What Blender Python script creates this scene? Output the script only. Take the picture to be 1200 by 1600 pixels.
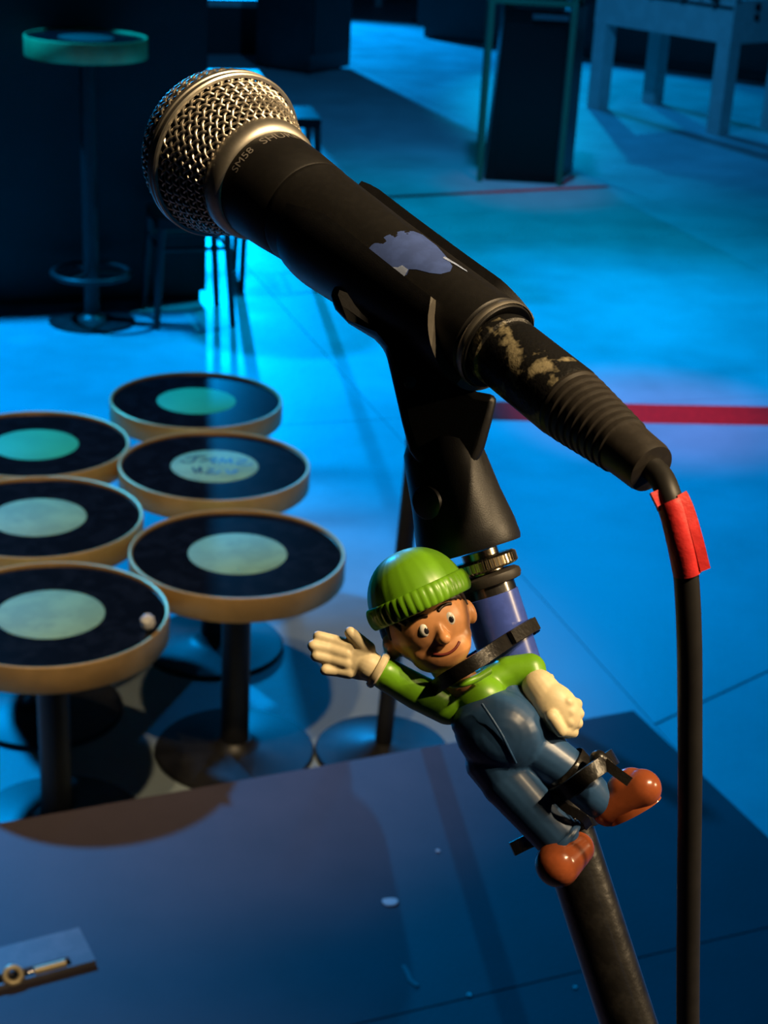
import bpy, bmesh, math, random
import numpy as np
from mathutils import Vector, Matrix

for _o in list(bpy.data.objects):
    bpy.data.objects.remove(_o)
random.seed(4)
SC = bpy.context.scene
COL = SC.collection

# ------------------------------------------------------------------ camera
F_PX, PITCH, ROLL, CAM_H = 2520.65, math.radians(23.064), math.radians(3.078), 1.8903
_cp, _sp = math.cos(PITCH), math.sin(PITCH)
FW = Vector((0, _cp, -_sp))
_up, _rt = Vector((0, _sp, _cp)), Vector((1, 0, 0))
_c, _s = math.cos(ROLL), math.sin(ROLL)
RT = _rt * _c + _up * _s
UP = _up * _c - _rt * _s
CAM = Vector((0, 0, CAM_H))
cd = bpy.data.cameras.new('camera')
cam = bpy.data.objects.new('camera', cd)
COL.objects.link(cam)
cam.matrix_world = Matrix(((RT.x, UP.x, -FW.x, 0), (RT.y, UP.y, -FW.y, 0), (RT.z, UP.z, -FW.z, CAM_H), (0, 0, 0, 1)))
cd.sensor_fit = 'VERTICAL'
cd.sensor_height = 24
cd.sensor_width = 18
cd.lens = F_PX / 1600 * 24
cd.clip_start = 0.02
cd.clip_end = 60
cd.dof.use_dof = True
cd.dof.focus_distance = 0.445
cd.dof.aperture_fstop = 24
SC.camera = cam

# ------------------------------------------------------------------ world, lights, exposure
w = bpy.data.worlds.new('dark_club')
SC.world = w
w.use_nodes = True
w.node_tree.nodes['Background'].inputs[0].default_value = (0.0, 0.25, 1.0, 1)
w.node_tree.nodes['Background'].inputs[1].default_value = 0.004
vs = SC.view_settings
vs.view_transform = 'Standard'
vs.look = 'None'
vs.exposure = 0
vs.gamma = 1
vs.use_curve_mapping = False


def spot(name, loc, aim, power, color, size=60, blend=0.6, radius=0.06):
    ld = bpy.data.lights.new(name, 'SPOT')
    ld.energy = power
    ld.color = color
    ld.spot_size = math.radians(size)
    ld.spot_blend = blend
    ld.shadow_soft_size = radius
    o = bpy.data.objects.new(name, ld)
    COL.objects.link(o)
    o.location = loc
    o.rotation_euler = (Vector(aim) - Vector(loc)).to_track_quat('-Z', 'Y').to_euler()
    return o


BLUE = (0.0, 0.33, 0.92)
CYAN = (0.0, 0.55, 1.0)
WARM = (1.0, 0.72, 0.4)
spot('blue_spot', (-2.6, 6.2, 3.0), (0.1, 4.3, 0.0), 1230, BLUE, 100, 0.5, 0.08)
spot('blue_spot', (1.2, 8.6, 3.6), (0.9, 5.9, 0.0), 650, BLUE, 58, 1.0, 0.07)
spot('cyan_spot', (0.2, 7.4, 3.7), (0.3, 7.6, 0.0), 560, CYAN, 80, 1.0, 0.07)
spot('blue_spot', (-2.4, 19.3, 3.2), (0.1, 13.5, 0.0), 4200, BLUE, 60, 0.5, 0.08)
spot('cyan_spot', (1.2, 17.3, 3.0), (1.7, 13.0, 0.0), 420, CYAN, 34, 0.6, 0.06)
spot('blue_spot', (0.4, 8.0, 3.8), (0.6, 11.6, 0.2), 380, (0.03, 0.4, 1.0), 75, 1.0, 0.1)  # added fill for the dim far floor and the football table
spot('warm_lamp', (1.2, -0.15, 3.5), (0.08, 0.42, 1.72), 185, WARM, 40, 0.7, 0.05)
spot('warm_lamp', (1.55, 0.0, 3.5), (0.08, 0.42, 1.72), 165, WARM, 40, 0.7, 0.05)
spot('warm_lamp', (2.9, 0.5, 2.7), (0.05, 0.45, 1.7), 150, WARM, 24, 0.8, 0.06)
spot('warm_lamp', (0.1, 1.1, 3.7), (-0.55, 3.0, 0.3), 190, WARM, 33, 0.8, 0.05)
spot('warm_lamp', (-0.35, 1.05, 3.7), (-0.55, 3.0, 0.3), 155, WARM, 33, 0.8, 0.05)
spot('red_fill', (1.0, 5.2, 3.8), (0.95, 5.45, 0.0), 190, (1.0, 0.0, 0.0), 19, 1.0, 0.05)  # added red fill so the floor tape shows red under blue light
spot('red_fill', (0.75, 8.3, 3.9), (0.7, 9.2, 0.0), 60, (1.0, 0.0, 0.0), 17, 1.0, 0.05)  # second added red fill, for the raised floor's edge strip


# ------------------------------------------------------------------ helpers: points
def C(u, v, d):
    """world point seen at pixel (u, v) of the 1200x1600 frame, at depth d metres"""
    return CAM + (FW + RT * ((u - 600) / F_PX) - UP * ((v - 800) / F_PX)) * d


def G(u, v, z=0.0):
    """point of the horizontal plane at height z"""
    r = FW + RT * ((u - 600) / F_PX) - UP * ((v - 800) / F_PX)
    p = CAM + r * ((z - CAM_H) / r.z)
    return Vector((p.x, p.y, z))


def PX(n, d=0.44):
    return n * d / F_PX


# ------------------------------------------------------------------ helpers: mesh
class MB:
    """collects shapes in world coordinates and links them as one mesh object"""

    def __init__(self):
        self.v, self.f, self.m = [], [], []

    def add(self, vs_, fs_, mi=0):
        n = len(self.v)
        self.v += [Vector(p) for p in vs_]
        self.f += [[i + n for i in q] for q in fs_]
        self.m += [mi] * len(fs_)
        return self

    def box(self, c, s, rz=0.0, mi=0, basis=None):
        c = Vector(c)
        if basis is None:
            ex, ey, ez = Vector((math.cos(rz), math.sin(rz), 0)), Vector((-math.sin(rz), math.cos(rz), 0)), Vector((0, 0, 1))
        else:
            ex, ey, ez = basis
        vs_ = [c + ex * (s[0] / 2 * a) + ey * (s[1] / 2 * b) + ez * (s[2] / 2 * d) for d in (-1, 1) for b in (-1, 1) for a in (-1, 1)]
        return self.add(vs_, [(0, 2, 3, 1), (4, 5, 7, 6), (0, 1, 5, 4), (2, 6, 7, 3), (0, 4, 6, 2), (1, 3, 7, 5)], mi)

    def prism(self, poly, z0, z1, mi=0):
        n = len(poly)
        vs_ = [(p[0], p[1], z0) for p in poly] + [(p[0], p[1], z1) for p in poly]
        fs_ = [list(range(n))[::-1], list(range(n, 2 * n))] + [[i, (i + 1) % n, n + (i + 1) % n, n + i] for i in range(n)]
        return self.add(vs_, fs_, mi)

    def lathe(self, prof, o=(0, 0, 0), ax=(0, 0, 1), seg=40, cap=True, mi=0, rfun=None):
        o, ax = Vector(o), Vector(ax).normalized()
        e1 = ax.orthogonal().normalized()
        e2 = ax.cross(e1)
        vs_, fs_ = [], []
        for (r, s) in prof:
            for k in range(seg):
                t = 2 * math.pi * k / seg
                rr = r if rfun is None else rfun(r, s, t)
                vs_.append(o + ax * s + (e1 * math.cos(t) + e2 * math.sin(t)) * rr)
        n = len(prof)
        for i in range(n - 1):
            for k in range(seg):
                k2 = (k + 1) % seg
                fs_.append([i * seg + k, i * seg + k2, (i + 1) * seg + k2, (i + 1) * seg + k])
        if cap:
            if prof[0][0] > 1e-6:
                fs_.append([k for k in range(seg)][::-1])
            if prof[-1][0] > 1e-6:
                fs_.append([(n - 1) * seg + k for k in range(seg)])
        return self.add(vs_, fs_, mi)

    def tube(self, path, rad, seg=16, cap=True, mi=0, closed=False):
        path = [Vector(p) for p in path]
        n = len(path)
        if not hasattr(rad, '__len__'):
            rad = [rad] * n
        vs_, fs_ = [], []
        ref = None
        for i, p in enumerate(path):
            if closed:
                t = (path[(i + 1) % n] - path[i - 1]).normalized()
            else:
                t = (path[min(i + 1, n - 1)] - path[max(i - 1, 0)]).normalized()
            if ref is None:
                ref = t.orthogonal().normalized()
            ref = (ref - t * ref.dot(t)).normalized()
            b = t.cross(ref)
            for k in range(seg):
                a = 2 * math.pi * k / seg
                vs_.append(p + (ref * math.cos(a) + b * math.sin(a)) * rad[i])
        m = n if closed else n - 1
        for i in range(m):
            j = (i + 1) % n
            for k in range(seg):
                k2 = (k + 1) % seg
                fs_.append([i * seg + k, i * seg + k2, j * seg + k2, j * seg + k])
        if cap and not closed:
            fs_.append(list(range(seg))[::-1])
            fs_.append([(n - 1) * seg + k for k in range(seg)])
        return self.add(vs_, fs_, mi)

    def ribbon(self, path, width, thick, wdir, closed=False, mi=0):
        """flat strap: rectangular section whose width lies along wdir (a vector or one per point)"""
        path = [Vector(p) for p in path]
        n = len(path)
        vs_, fs_ = [], []
        for i, p in enumerate(path):
            if closed:
                t = (path[(i + 1) % n] - path[i - 1]).normalized()
            else:
                t = (path[min(i + 1, n - 1)] - path[max(i - 1, 0)]).normalized()
            wd = Vector(wdir[i] if isinstance(wdir, list) else wdir)
            wd = (wd - t * wd.dot(t)).normalized()
            nn = t.cross(wd)
            for a, b in ((-1, -1), (1, -1), (1, 1), (-1, 1)):
                vs_.append(p + wd * (a * width / 2) + nn * (b * thick / 2))
        m = n if closed else n - 1
        for i in range(m):
            j = (i + 1) % n
            for k in range(4):
                k2 = (k + 1) % 4
                fs_.append([i * 4 + k, i * 4 + k2, j * 4 + k2, j * 4 + k])
        if not closed:
            fs_.append([3, 2, 1, 0])
            fs_.append([(n - 1) * 4 + k for k in range(4)])
        return self.add(vs_, fs_, mi)

    def ell(self, c, r, basis=None, seg=24, rings=14, mi=0):
        c = Vector(c)
        if basis is None:
            basis = (Vector((1, 0, 0)), Vector((0, 1, 0)), Vector((0, 0, 1)))
        if not hasattr(r, '__len__'):
            r = (r, r, r)
        vs_, fs_ = [], []
        for i in range(1, rings):
            th = math.pi * i / rings
            for k in range(seg):
                ph = 2 * math.pi * k / seg
                vs_.append(c + basis[0] * (r[0] * math.sin(th) * math.cos(ph)) + basis[1] * (r[1] * math.sin(th) * math.sin(ph)) + basis[2] * (r[2] * math.cos(th)))
        for i in range(rings - 2):
            for k in range(seg):
                k2 = (k + 1) % seg
                fs_.append([i * seg + k, (i + 1) * seg + k, (i + 1) * seg + k2, i * seg + k2])
        n = len(vs_)
        vs_ += [c + basis[2] * r[2], c - basis[2] * r[2]]
        for k in range(seg):
            k2 = (k + 1) % seg
            fs_.append([n, k, k2])
            fs_.append([n + 1, (rings - 2) * seg + k2, (rings - 2) * seg + k])
        return self.add(vs_, fs_, mi)

    def cap(self, p0, p1, r0, r1, seg=20):
        """tapered capsule"""
        p0, p1 = Vector(p0), Vector(p1)
        ax = p1 - p0
        L = ax.length
        prof = [(r0 * math.sin(a), -r0 * math.cos(a)) for a in [math.pi / 2 * i / 6 for i in range(7)]]
        prof += [(r1 * math.cos(a), L + r1 * math.sin(a)) for a in [math.pi / 2 * i / 6 for i in range(7)]]
        prof[0] = (1e-5, -r0)
        prof[-1] = (1e-5, L + r1)
        return self.lathe(prof, p0, ax, seg)

    def build(self, name, mat, parent=None, loc=None, smooth=40, remesh=None, sm_iter=6):
        if parent is not None and loc is None:
            loc = Vector((0, 0, 0))
            base = parent_world(parent)
        else:
            loc = Vector(loc) if loc is not None else Vector((0, 0, 0))
            base = loc
        me = bpy.data.meshes.new(name)
        me.from_pydata([tuple(p - base) for p in self.v], [], self.f)
        mats = mat if isinstance(mat, list) else [mat]
        for m in mats:
            me.materials.append(m)
        if len(mats) > 1:
            me.polygons.foreach_set('material_index', self.m)
        me.update()
        if smooth:
            me.shade_smooth()
            if remesh is None:
                me.set_sharp_from_angle(angle=math.radians(smooth))
        o = bpy.data.objects.new(name, me)
        COL.objects.link(o)
        o.location = loc
        if parent is not None:
            o.parent = parent
        if remesh:
            r = o.modifiers.new('remesh', 'REMESH')
            r.mode = 'VOXEL'
            r.voxel_size = remesh
            r.use_smooth_shade = True
            s_ = o.modifiers.new('smooth', 'SMOOTH')
            s_.iterations = sm_iter
            s_.factor = 0.5
        return o


def parent_world(p):
    v = Vector(p.location)
    while p.parent is not None:
        p = p.parent
        v = v + Vector(p.location)
    return v


def tag(o, label=None, cat=None, group=None, kind=None):
    if label:
        o['label'] = label
    if cat:
        o['category'] = cat
    if group:
        o['group'] = group
    if kind:
        o['kind'] = kind
    return o


def thing(name, label, cat, loc, group=None):
    o = bpy.data.objects.new(name, None)
    o.empty_display_size = 0.05
    COL.objects.link(o)
    o.location = loc
    return tag(o, label, cat, group)


def dup(root, loc, rz=0.0, label=None):
    r = root.copy()
    COL.objects.link(r)
    r.location = loc
    r.rotation_euler = (0, 0, rz)
    if label:
        r['label'] = label

    def kids(src, dst):
        for ch in list(src.children):
            c = ch.copy()
            COL.objects.link(c)
            c.parent = dst
            kids(ch, c)
    kids(root, r)
    return r


def smooth_path(pts, n=8):
    """Catmull-Rom through the points"""
    pts = [Vector(p) for p in pts]
    P = [pts[0] * 2 - pts[1]] + pts + [pts[-1] * 2 - pts[-2]]
    out = []
    for i in range(1, len(P) - 2):
        for k in range(n):
            t = k / n
            a, b, c, d = P[i - 1], P[i], P[i + 1], P[i + 2]
            out.append(((b * 2) + (c - a) * t + (a * 2 - b * 5 + c * 4 - d) * t * t + (b * 3 - a - c * 3 + d) * t ** 3) * 0.5)
    out.append(pts[-1])
    return out


# ------------------------------------------------------------------ helpers: materials
def mat(name, col, rough=0.5, metal=0.0, noise=0.0, nscale=8.0, col2=None, bump=0.0, bscale=200.0, spec=0.5, coat=0.0, mask=(0.45, 0.6), detail=5.0, rough2=None):
    m = bpy.data.materials.new(name)
    m.use_nodes = True
    nt = m.node_tree
    b = nt.nodes['Principled BSDF']
    b.inputs['Base Color'].default_value = (*col, 1)
    b.inputs['Roughness'].default_value = rough
    b.inputs['Metallic'].default_value = metal
    b.inputs['Specular IOR Level'].default_value = spec
    b.inputs['Coat Weight'].default_value = coat
    b.inputs['Coat Roughness'].default_value = 0.12
    tc = nt.nodes.new('ShaderNodeTexCoord')
    if noise > 0 or col2 is not None:
        n = nt.nodes.new('ShaderNodeTexNoise')
        n.inputs['Scale'].default_value = nscale
        n.inputs['Detail'].default_value = detail
        n.inputs['Roughness'].default_value = 0.6
        nt.links.new(tc.outputs['Object'], n.inputs['Vector'])
        r = nt.nodes.new('ShaderNodeValToRGB')
        nt.links.new(n.outputs['Fac'], r.inputs['Fac'])
        c2 = col2 if col2 is not None else tuple(min(1, c * (1 + noise)) for c in col)
        c1 = col if col2 is not None else tuple(c * (1 - noise) for c in col)
        r.color_ramp.elements[0].position = mask[0]
        r.color_ramp.elements[1].position = mask[1]
        r.color_ramp.elements[0].color = (*c1, 1)
        r.color_ramp.elements[1].color = (*c2, 1)
        nt.links.new(r.outputs['Color'], b.inputs['Base Color'])
        if rough2 is not None:
            mr = nt.nodes.new('ShaderNodeMapRange')
            mr.inputs['From Min'].default_value = mask[0]
            mr.inputs['From Max'].default_value = mask[1]
            mr.inputs['To Min'].default_value = rough
            mr.inputs['To Max'].default_value = rough2
            nt.links.new(n.outputs['Fac'], mr.inputs['Value'])
            nt.links.new(mr.outputs['Result'], b.inputs['Roughness'])
    if bump > 0:
        n2 = nt.nodes.new('ShaderNodeTexNoise')
        n2.inputs['Scale'].default_value = bscale
        n2.inputs['Detail'].default_value = 3
        nt.links.new(tc.outputs['Object'], n2.inputs['Vector'])
        bp = nt.nodes.new('ShaderNodeBump')
        bp.inputs['Strength'].default_value = bump
        bp.inputs['Distance'].default_value = 0.002
        nt.links.new(n2.outputs['Fac'], bp.inputs['Height'])
        nt.links.new(bp.outputs['Normal'], b.inputs['Normal'])
    return m


M = {}
M['floor'] = mat('floor_paint', (0.3, 0.38, 0.42), 0.38, noise=0.16, nscale=2.2, mask=(0.3, 0.7), bump=0.25, bscale=30, rough2=0.5)
M['seam'] = mat('floor_seam', (0.06, 0.07, 0.08), 0.8)
M['wall'] = mat('dark_wall', (0.012, 0.013, 0.016), 0.7, noise=0.2, nscale=3)
M['ceil'] = mat('dark_ceiling', (0.01, 0.01, 0.012), 0.9, noise=0.2, nscale=3)
M['barfront'] = mat('bar_front', (0.009, 0.0095, 0.011), 0.6, noise=0.2, nscale=5)
M['stage'] = mat('stage_vinyl', (0.06, 0.05, 0.068), 0.6, noise=0.12, nscale=7, mask=(0.3, 0.7), bump=0.15, bscale=120)
M['blackmetal'] = mat('black_powder_metal', (0.012, 0.012, 0.013), 0.45, noise=0.2, nscale=20, bump=0.1, bscale=300)
M['blackbase'] = mat('black_base_metal', (0.014, 0.014, 0.015), 0.45, noise=0.3, nscale=18, bump=0.1, bscale=60)
M['brass'] = mat('brushed_brass', (0.62, 0.4, 0.15), 0.45, 0.45, noise=0.08, nscale=14)
M['vinyl'] = mat('black_gloss_top', (0.006, 0.007, 0.009), 0.13, noise=0.3, nscale=30)
M['label_green'] = mat('green_label', (0.03, 0.38, 0.12), 0.65, noise=0.05, nscale=12)
M['label_pale'] = mat('pale_label', (0.24, 0.37, 0.15), 0.7, noise=0.12, nscale=16)
M['label_dark'] = mat('dark_label', (0.03, 0.06, 0.05), 0.3)
M['ink'] = mat('ink', (0.02, 0.05, 0.06), 0.5)
M['red_tape'] = mat('red_floor_tape', (0.9, 0.01, 0.01), 0.7, noise=0.08, nscale=30, spec=0.05)
M['greenframe'] = mat('green_frame', (0.03, 0.14, 0.09), 0.35, 0.3)
M['blackgloss'] = mat('black_gloss', (0.004, 0.004, 0.005), 0.3, spec=0.25)
M['offwhite'] = mat('offwhite_laminate', (0.5, 0.5, 0.5), 0.5, noise=0.06, nscale=9)
M['field'] = mat('green_field', (0.03, 0.16, 0.05), 0.6, noise=0.1, nscale=20)
M['chrome'] = mat('chrome', (0.75, 0.75, 0.75), 0.15, 1.0)
M['darkwood'] = mat('dark_stool_paint', (0.01, 0.01, 0.012), 0.4)
M['paper'] = mat('white_paper', (0.8, 0.8, 0.8), 0.8, noise=0.05)
# microphone family
M['grille'] = mat('grille_steel', (0.76, 0.7, 0.6), 0.42, 1.0)
M['band'] = mat('satin_nickel', (0.66, 0.62, 0.54), 0.45, 1.0, noise=0.06, nscale=300)
M['foam'] = mat('dark_foam', (0.004, 0.004, 0.004), 1.0, spec=0.0)
M['micbody'] = mat('mic_enamel', (0.007, 0.0065, 0.006), 0.5, noise=0.15, nscale=400, bump=0.08, bscale=4000)
M['print'] = mat('grey_print', (0.22, 0.2, 0.18), 0.6)
M['sticker'] = mat('blue_sticker', (0.055, 0.1, 0.32), 0.6, noise=0.1, nscale=200)
M['tear'] = mat('torn_paper', (0.3, 0.38, 0.6), 0.8, noise=0.2, nscale=500)
M['clip'] = mat('clip_plastic', (0.013, 0.013, 0.014), 0.42, noise=0.1, nscale=300, bump=0.06, bscale=2500)
M['cliplip_lit'] = mat('clip_lit_edge', (0.09, 0.082, 0.07), 0.45, noise=0.1, nscale=300)  # clip plastic made paler: light on the near lip put into the colour
M['tube'] = mat('black_tube', (0.011, 0.0105, 0.01), 0.3, noise=0.3, nscale=150, spec=1.0, coat=0.8, bump=0.1, bscale=260, detail=3)
M['xlr'] = mat('worn_black_shell', (0.01, 0.01, 0.01), 0.38, 0.0, col2=(0.3, 0.26, 0.16), nscale=80, mask=(0.525, 0.585), detail=4, bump=0.15, bscale=900)
M['rubber'] = mat('black_rubber', (0.03, 0.026, 0.022), 0.5, noise=0.15, nscale=300)
M['cable'] = mat('black_cable', (0.014, 0.013, 0.012), 0.5, noise=0.1, nscale=200)
M['red_sleeve'] = mat('red_tape_sleeve', (0.75, 0.03, 0.03), 0.5, noise=0.08, nscale=300, bump=0.1, bscale=600)
M['knurl'] = mat('knurled_nickel', (0.6, 0.52, 0.38), 0.25, 1.0)
M['bluetape'] = mat('blue_tape', (0.05, 0.09, 0.42), 0.28, noise=0.08, nscale=200)
M['tie'] = mat('black_tie', (0.012, 0.011, 0.01), 0.3, bump=0.08, bscale=900)
# toy
M['skin'] = mat('toy_skin', (0.72, 0.33, 0.13), 0.38, noise=0.04, nscale=200)
M['green'] = mat('toy_green', (0.16, 0.4, 0.012), 0.36, noise=0.05, nscale=150)
M['blue'] = mat('toy_blue', (0.03, 0.085, 0.2), 0.36, noise=0.06, nscale=150)
M['cream'] = mat('toy_cream', (0.76, 0.64, 0.4), 0.5, noise=0.05, nscale=250)
M['brown'] = mat('toy_brown', (0.3, 0.075, 0.025), 0.22, noise=0.08, nscale=150)
M['hair'] = mat('toy_hair', (0.035, 0.018, 0.01), 0.45)
M['eyewhite'] = mat('eye_white', (0.8, 0.78, 0.72), 0.3)
M['iris'] = mat('eye_dark', (0.02, 0.02, 0.025), 0.2)
M['mouth'] = mat('mouth_line', (0.2, 0.03, 0.02), 0.4)

# ================================================================== SETTING
# ---- floor: slabs cut along the joints that show in the photograph
MB().box((0, 8, -0.06), (14, 26, 0.1)).build('floor', M['seam'], smooth=0)
floor = bpy.data.objects['floor']
tag(floor, kind='structure')


def clip_poly(poly, p, n):
    out = []
    for i in range(len(poly)):
        a, b = poly[i], poly[(i + 1) % len(poly)]
        da, db = (a - p).dot(n), (b - p).dot(n)
        if da >= 0:
            out.append(a)
        if da * db < 0:
            out.append(a + (b - a) * (da / (da - db)))
    return out


def cut(polys, a, b, gap=0.003, side=None):
    a, b = Vector(a[:2]), Vector(b[:2])
    d = (b - a).normalized()
    n = Vector((-d.y, d.x))
    res = []
    for q in polys:
        if side is not None and not side(sum(q, Vector((0, 0))) / len(q)):
            res.append(q)
            continue
        for s in (1, -1):
            r = clip_poly(q, a + n * (s * gap / 2), n * s)
            if len(r) >= 3:
                res.append(r)
    return res


polys = [[Vector((-7, -5)), Vector((7, -5)), Vector((7, 21)), Vector((-7, 21))]]
s1a, s1b, s2a, s2b = G(1200, 1049), G(1017, 1135), G(838, 925), G(1021, 1131)
polys = cut(polys, s2a, s2b)
polys = cut(polys, s1a, s1b, 0.007, side=lambda c: (c.x > 1.5))
d2 = (s2a - s2b).normalized()
n2 = Vector((d2.y, -d2.x, 0))
for k in (-2.44, 2.44, -4.88, 4.88):
    polys = cut(polys, s2a + n2 * k, s2b + n2 * k)
for k in (2.1, 4.5, 7.0, 9.5, 12.0, -1.6):
    p = s2b + d2 * k
    polys = cut(polys, p, p + n2)
for q in polys:
    if len(q) >= 3:
        MB().prism(q, -0.012, 0.0).build('floor_panel', M['floor'], floor, smooth=0)

for nm, c, s in (('wall_back', (0, 21.05, 2), (14, 0.1, 4.2)), ('wall_left', (-7.05, 8, 2), (0.1, 26, 4.2)),
                 ('wall_right', (7.05, 8, 2), (0.1, 26, 4.2)), ('wall_front', (0, -5.05, 2), (14, 0.1, 4.2))):
    tag(MB().box(c, s).build(nm, M['wall'], smooth=0), kind='structure')
tag(MB().box((0, 8, 4.15), (14, 26, 0.1)).build('ceiling', M['ceil'], smooth=0), kind='structure')

# ---- red tape lines on the floor
ta, tb = (G(690, 626) + G(690, 655)) / 2, (G(1200, 633) + G(1200, 668)) / 2
td = (tb - ta).normalized()
MB().box((ta + td * 1.3) + Vector((0, 0, 0.0006)), (2.6, 0.2, 0.0012), math.atan2(td.y, td.x)).build('tape_strip', M['red_tape'], smooth=0)
tag(bpy.data.objects['tape_strip'], 'wide bright red tape stripe across the blue floor behind the plug', 'tape')

# ---- low raised floor with bevelled edge and thin red edge line
e0, e1 = G(590, 311, 0.03), G(955, 293, 0.03)
ed = (e1 - e0).normalized()
en = Vector((-ed.y, ed.x, 0))
L0 = e0 - ed * 0.75
da, db, dc, dd = L0, e1, e1 + en * 3.2, L0 + en * 3.2
mb = MB()
rw = 0.3
top = [da, db, dc, dd]
bot = [da - en * rw, db - en * rw + ed * 0.14, dc + ed * 0.14, dd]
mb.add([(p.x, p.y, 0.03) for p in top] + [(p.x, p.y, 0.001) for p in bot],
       [(0, 1, 2, 3), (0, 4, 5, 1), (1, 5, 6, 2), (2, 6, 7, 3), (3, 7, 4, 0), (7, 6, 5, 4)])
dais = thing('raised_floor', 'low raised dance floor with a bevelled edge under the green framed cabinet', 'platform', (e1.x, e1.y, 0))
mb.build('deck', M['floor'], dais, smooth=0)
mid = (L0 + e1) / 2 + en * 0.03
MB().box((mid.x, mid.y, 0.0306), ((e1 - L0).length, 0.055, 0.0012), math.atan2(ed.y, ed.x)).build('edge_strip', M['red_tape'], dais, smooth=0)

# ---- stage platform in front of the camera (two decks with a seam)
SH = 0.3
P0 = G(990, 1110, SH)
a0 = math.radians(23.74)
sl = Vector((-math.cos(a0), -math.sin(a0), 0))
sr = Vector((math.sin(a0), -math.cos(a0), 0))
stage = thing('stage_platform', 'dark blue grey stage platform with a straight front edge before the tables', 'platform', (P0.x, P0.y, 0))
sp = [P0, P0 + sl * 4.2, P0 + sl * 4.2 + sr * 4.6, P0 + sr * 4.6]
sp2 = [Vector(p[:2]) for p in sp]
for q in cut([sp2], G(558, 1600, SH), G(1200, 1449, SH), 0.003):
    MB().prism(q, SH - 0.03, SH).build('deck_panel', M['stage'], stage, smooth=0)
c_in = sum(sp, Vector((0, 0, 0))) / 4
MB().prism([p + (c_in - p).normalized() * 0.02 for p in sp], 0.0, SH - 0.03).build('riser', M['blackmetal'], stage, smooth=0)

# ================================================================== BACKGROUND THINGS
# ---- dark bar counter
b0, b1 = G(0, 478), G(322, 468)
bd = (b1 - b0).normalized()
bn = Vector((-bd.y, bd.x, 0))
ang = math.atan2(bd.y, bd.x)
bar = thing('bar_counter', 'tall dark bar counter behind the round bar table', 'bar', b1)
cx = b1 - bd * 2.2 + bn * 0.35
MB().box((cx.x, cx.y, 0.68), (4.4, 0.7, 1.28), ang).build('body', M['barfront'], bar, smooth=0)
MB().box((cx.x + bn.x * 0.02, cx.y + bn.y * 0.02, 0.02), (4.36, 0.68, 0.04), ang).build('plinth', M['blackmetal'], bar, smooth=0)
cx2 = cx - bn * 0.03
MB().box((cx2.x, cx2.y, 1.345), (4.4, 0.76, 0.05), ang).build('countertop', M['blackgloss'], bar, smooth=0)
for k in range(5):
    p = b1 - bd * (0.44 + 0.88 * k) - bn * 0.008
    MB().box((p.x, p.y, 0.68), (0.86, 0.016, 1.2), ang).build('front_panel', M['barfront'], bar, smooth=0)

# ---- bench with a pale top beyond the bar
q0 = G(330, 88)
bench = thing('long_bench', 'low dark bench with a blue lit top beyond the bar counter', 'bench', q0)
MB().box((q0.x - 0.2, q0.y + 0.32, 0.2), (1.9, 0.5, 0.4), ang).build('base', M['barfront'], bench, smooth=0)
MB().box((q0.x - 0.2, q0.y + 0.32, 0.43), (2.0, 0.56, 0.06), ang).build('seat', M['offwhite'], bench, smooth=0)

# ---- black loudspeaker cabinet standing corner-on
k0, k1, k2 = G(484, 117), G(411, 101), G(545, 107)
ux = (k2 - k0).normalized()
uy = Vector((-ux.y, ux.x, 0))
cab_c = k0 + ux * 0.29 + uy * 0.27
ca = math.atan2(ux.y, ux.x)
spk = thing('loudspeaker', 'big black box loudspeaker standing corner-on at the far bright floor', 'speaker', (cab_c.x, cab_c.y, 0))
MB().box((cab_c.x, cab_c.y, 0.91), (0.58, 0.54, 1.78), ca).build('cabinet', M['blackmetal'], spk, smooth=0)
pf = cab_c - uy * 0.275
MB().box((pf.x, pf.y, 0.95), (0.52, 0.014, 1.6), ca).build('front_grille', M['barfront'], spk, smooth=0)
for sx in (-1, 1):
    for sy in (-1, 1):
        p = cab_c + ux * (0.22 * sx) + uy * (0.2 * sy)
        MB().lathe([(0.025, 0), (0.025, 0.022)], (p.x, p.y, 0.0), seg=12).build('foot', M['rubber'], spk)

# ---- far dark banquette block
f0, f1, f2 = G(590, 15), G(650, 57), G(745, 70)
fx = (f2 - f1).normalized()
sofa = thing('banquette', 'long dark banquette at the far end beyond the bright blue floor', 'sofa', (f1.x, f1.y, 0))
fa = math.atan2(fx.y, fx.x)
fn = Vector((-fx.y, fx.x, 0))
p = f1 + fx * 2.0 + fn * 0.42
MB().box((p.x, p.y, 0.05), (3.9, 0.72, 0.1), fa).build('plinth', M['blackmetal'], sofa, smooth=0)
MB().box((p.x, p.y, 0.3), (4.0, 0.84, 0.4), fa).build('seat_base', M['barfront'], sofa, smooth=0)
for k in range(4):
    c = f1 + fx * (0.5 + k) + fn * 0.36
    MB().box((c.x, c.y, 0.55), (0.97, 0.68, 0.1), fa).build('seat_cushion', M['barfront'], sofa, smooth=0)
    c = f1 + fx * (0.5 + k) + fn * 0.77
    MB().box((c.x, c.y, 0.95), (0.97, 0.14, 0.9), fa).build('back_cushion', M['barfront'], sofa, smooth=0)
# small pale bucket far away
pb = G(590, 13) + Vector((0, 0.3, 0))
bk = thing('ice_bucket', 'tiny pale bucket at the top edge by the far banquette', 'bucket', pb)
MB().lathe([(0.045, 0.0), (0.06, 0.15), (0.056, 0.15), (0.04, 0.01)], pb, seg=20).build('pail', M['offwhite'], bk)

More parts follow.
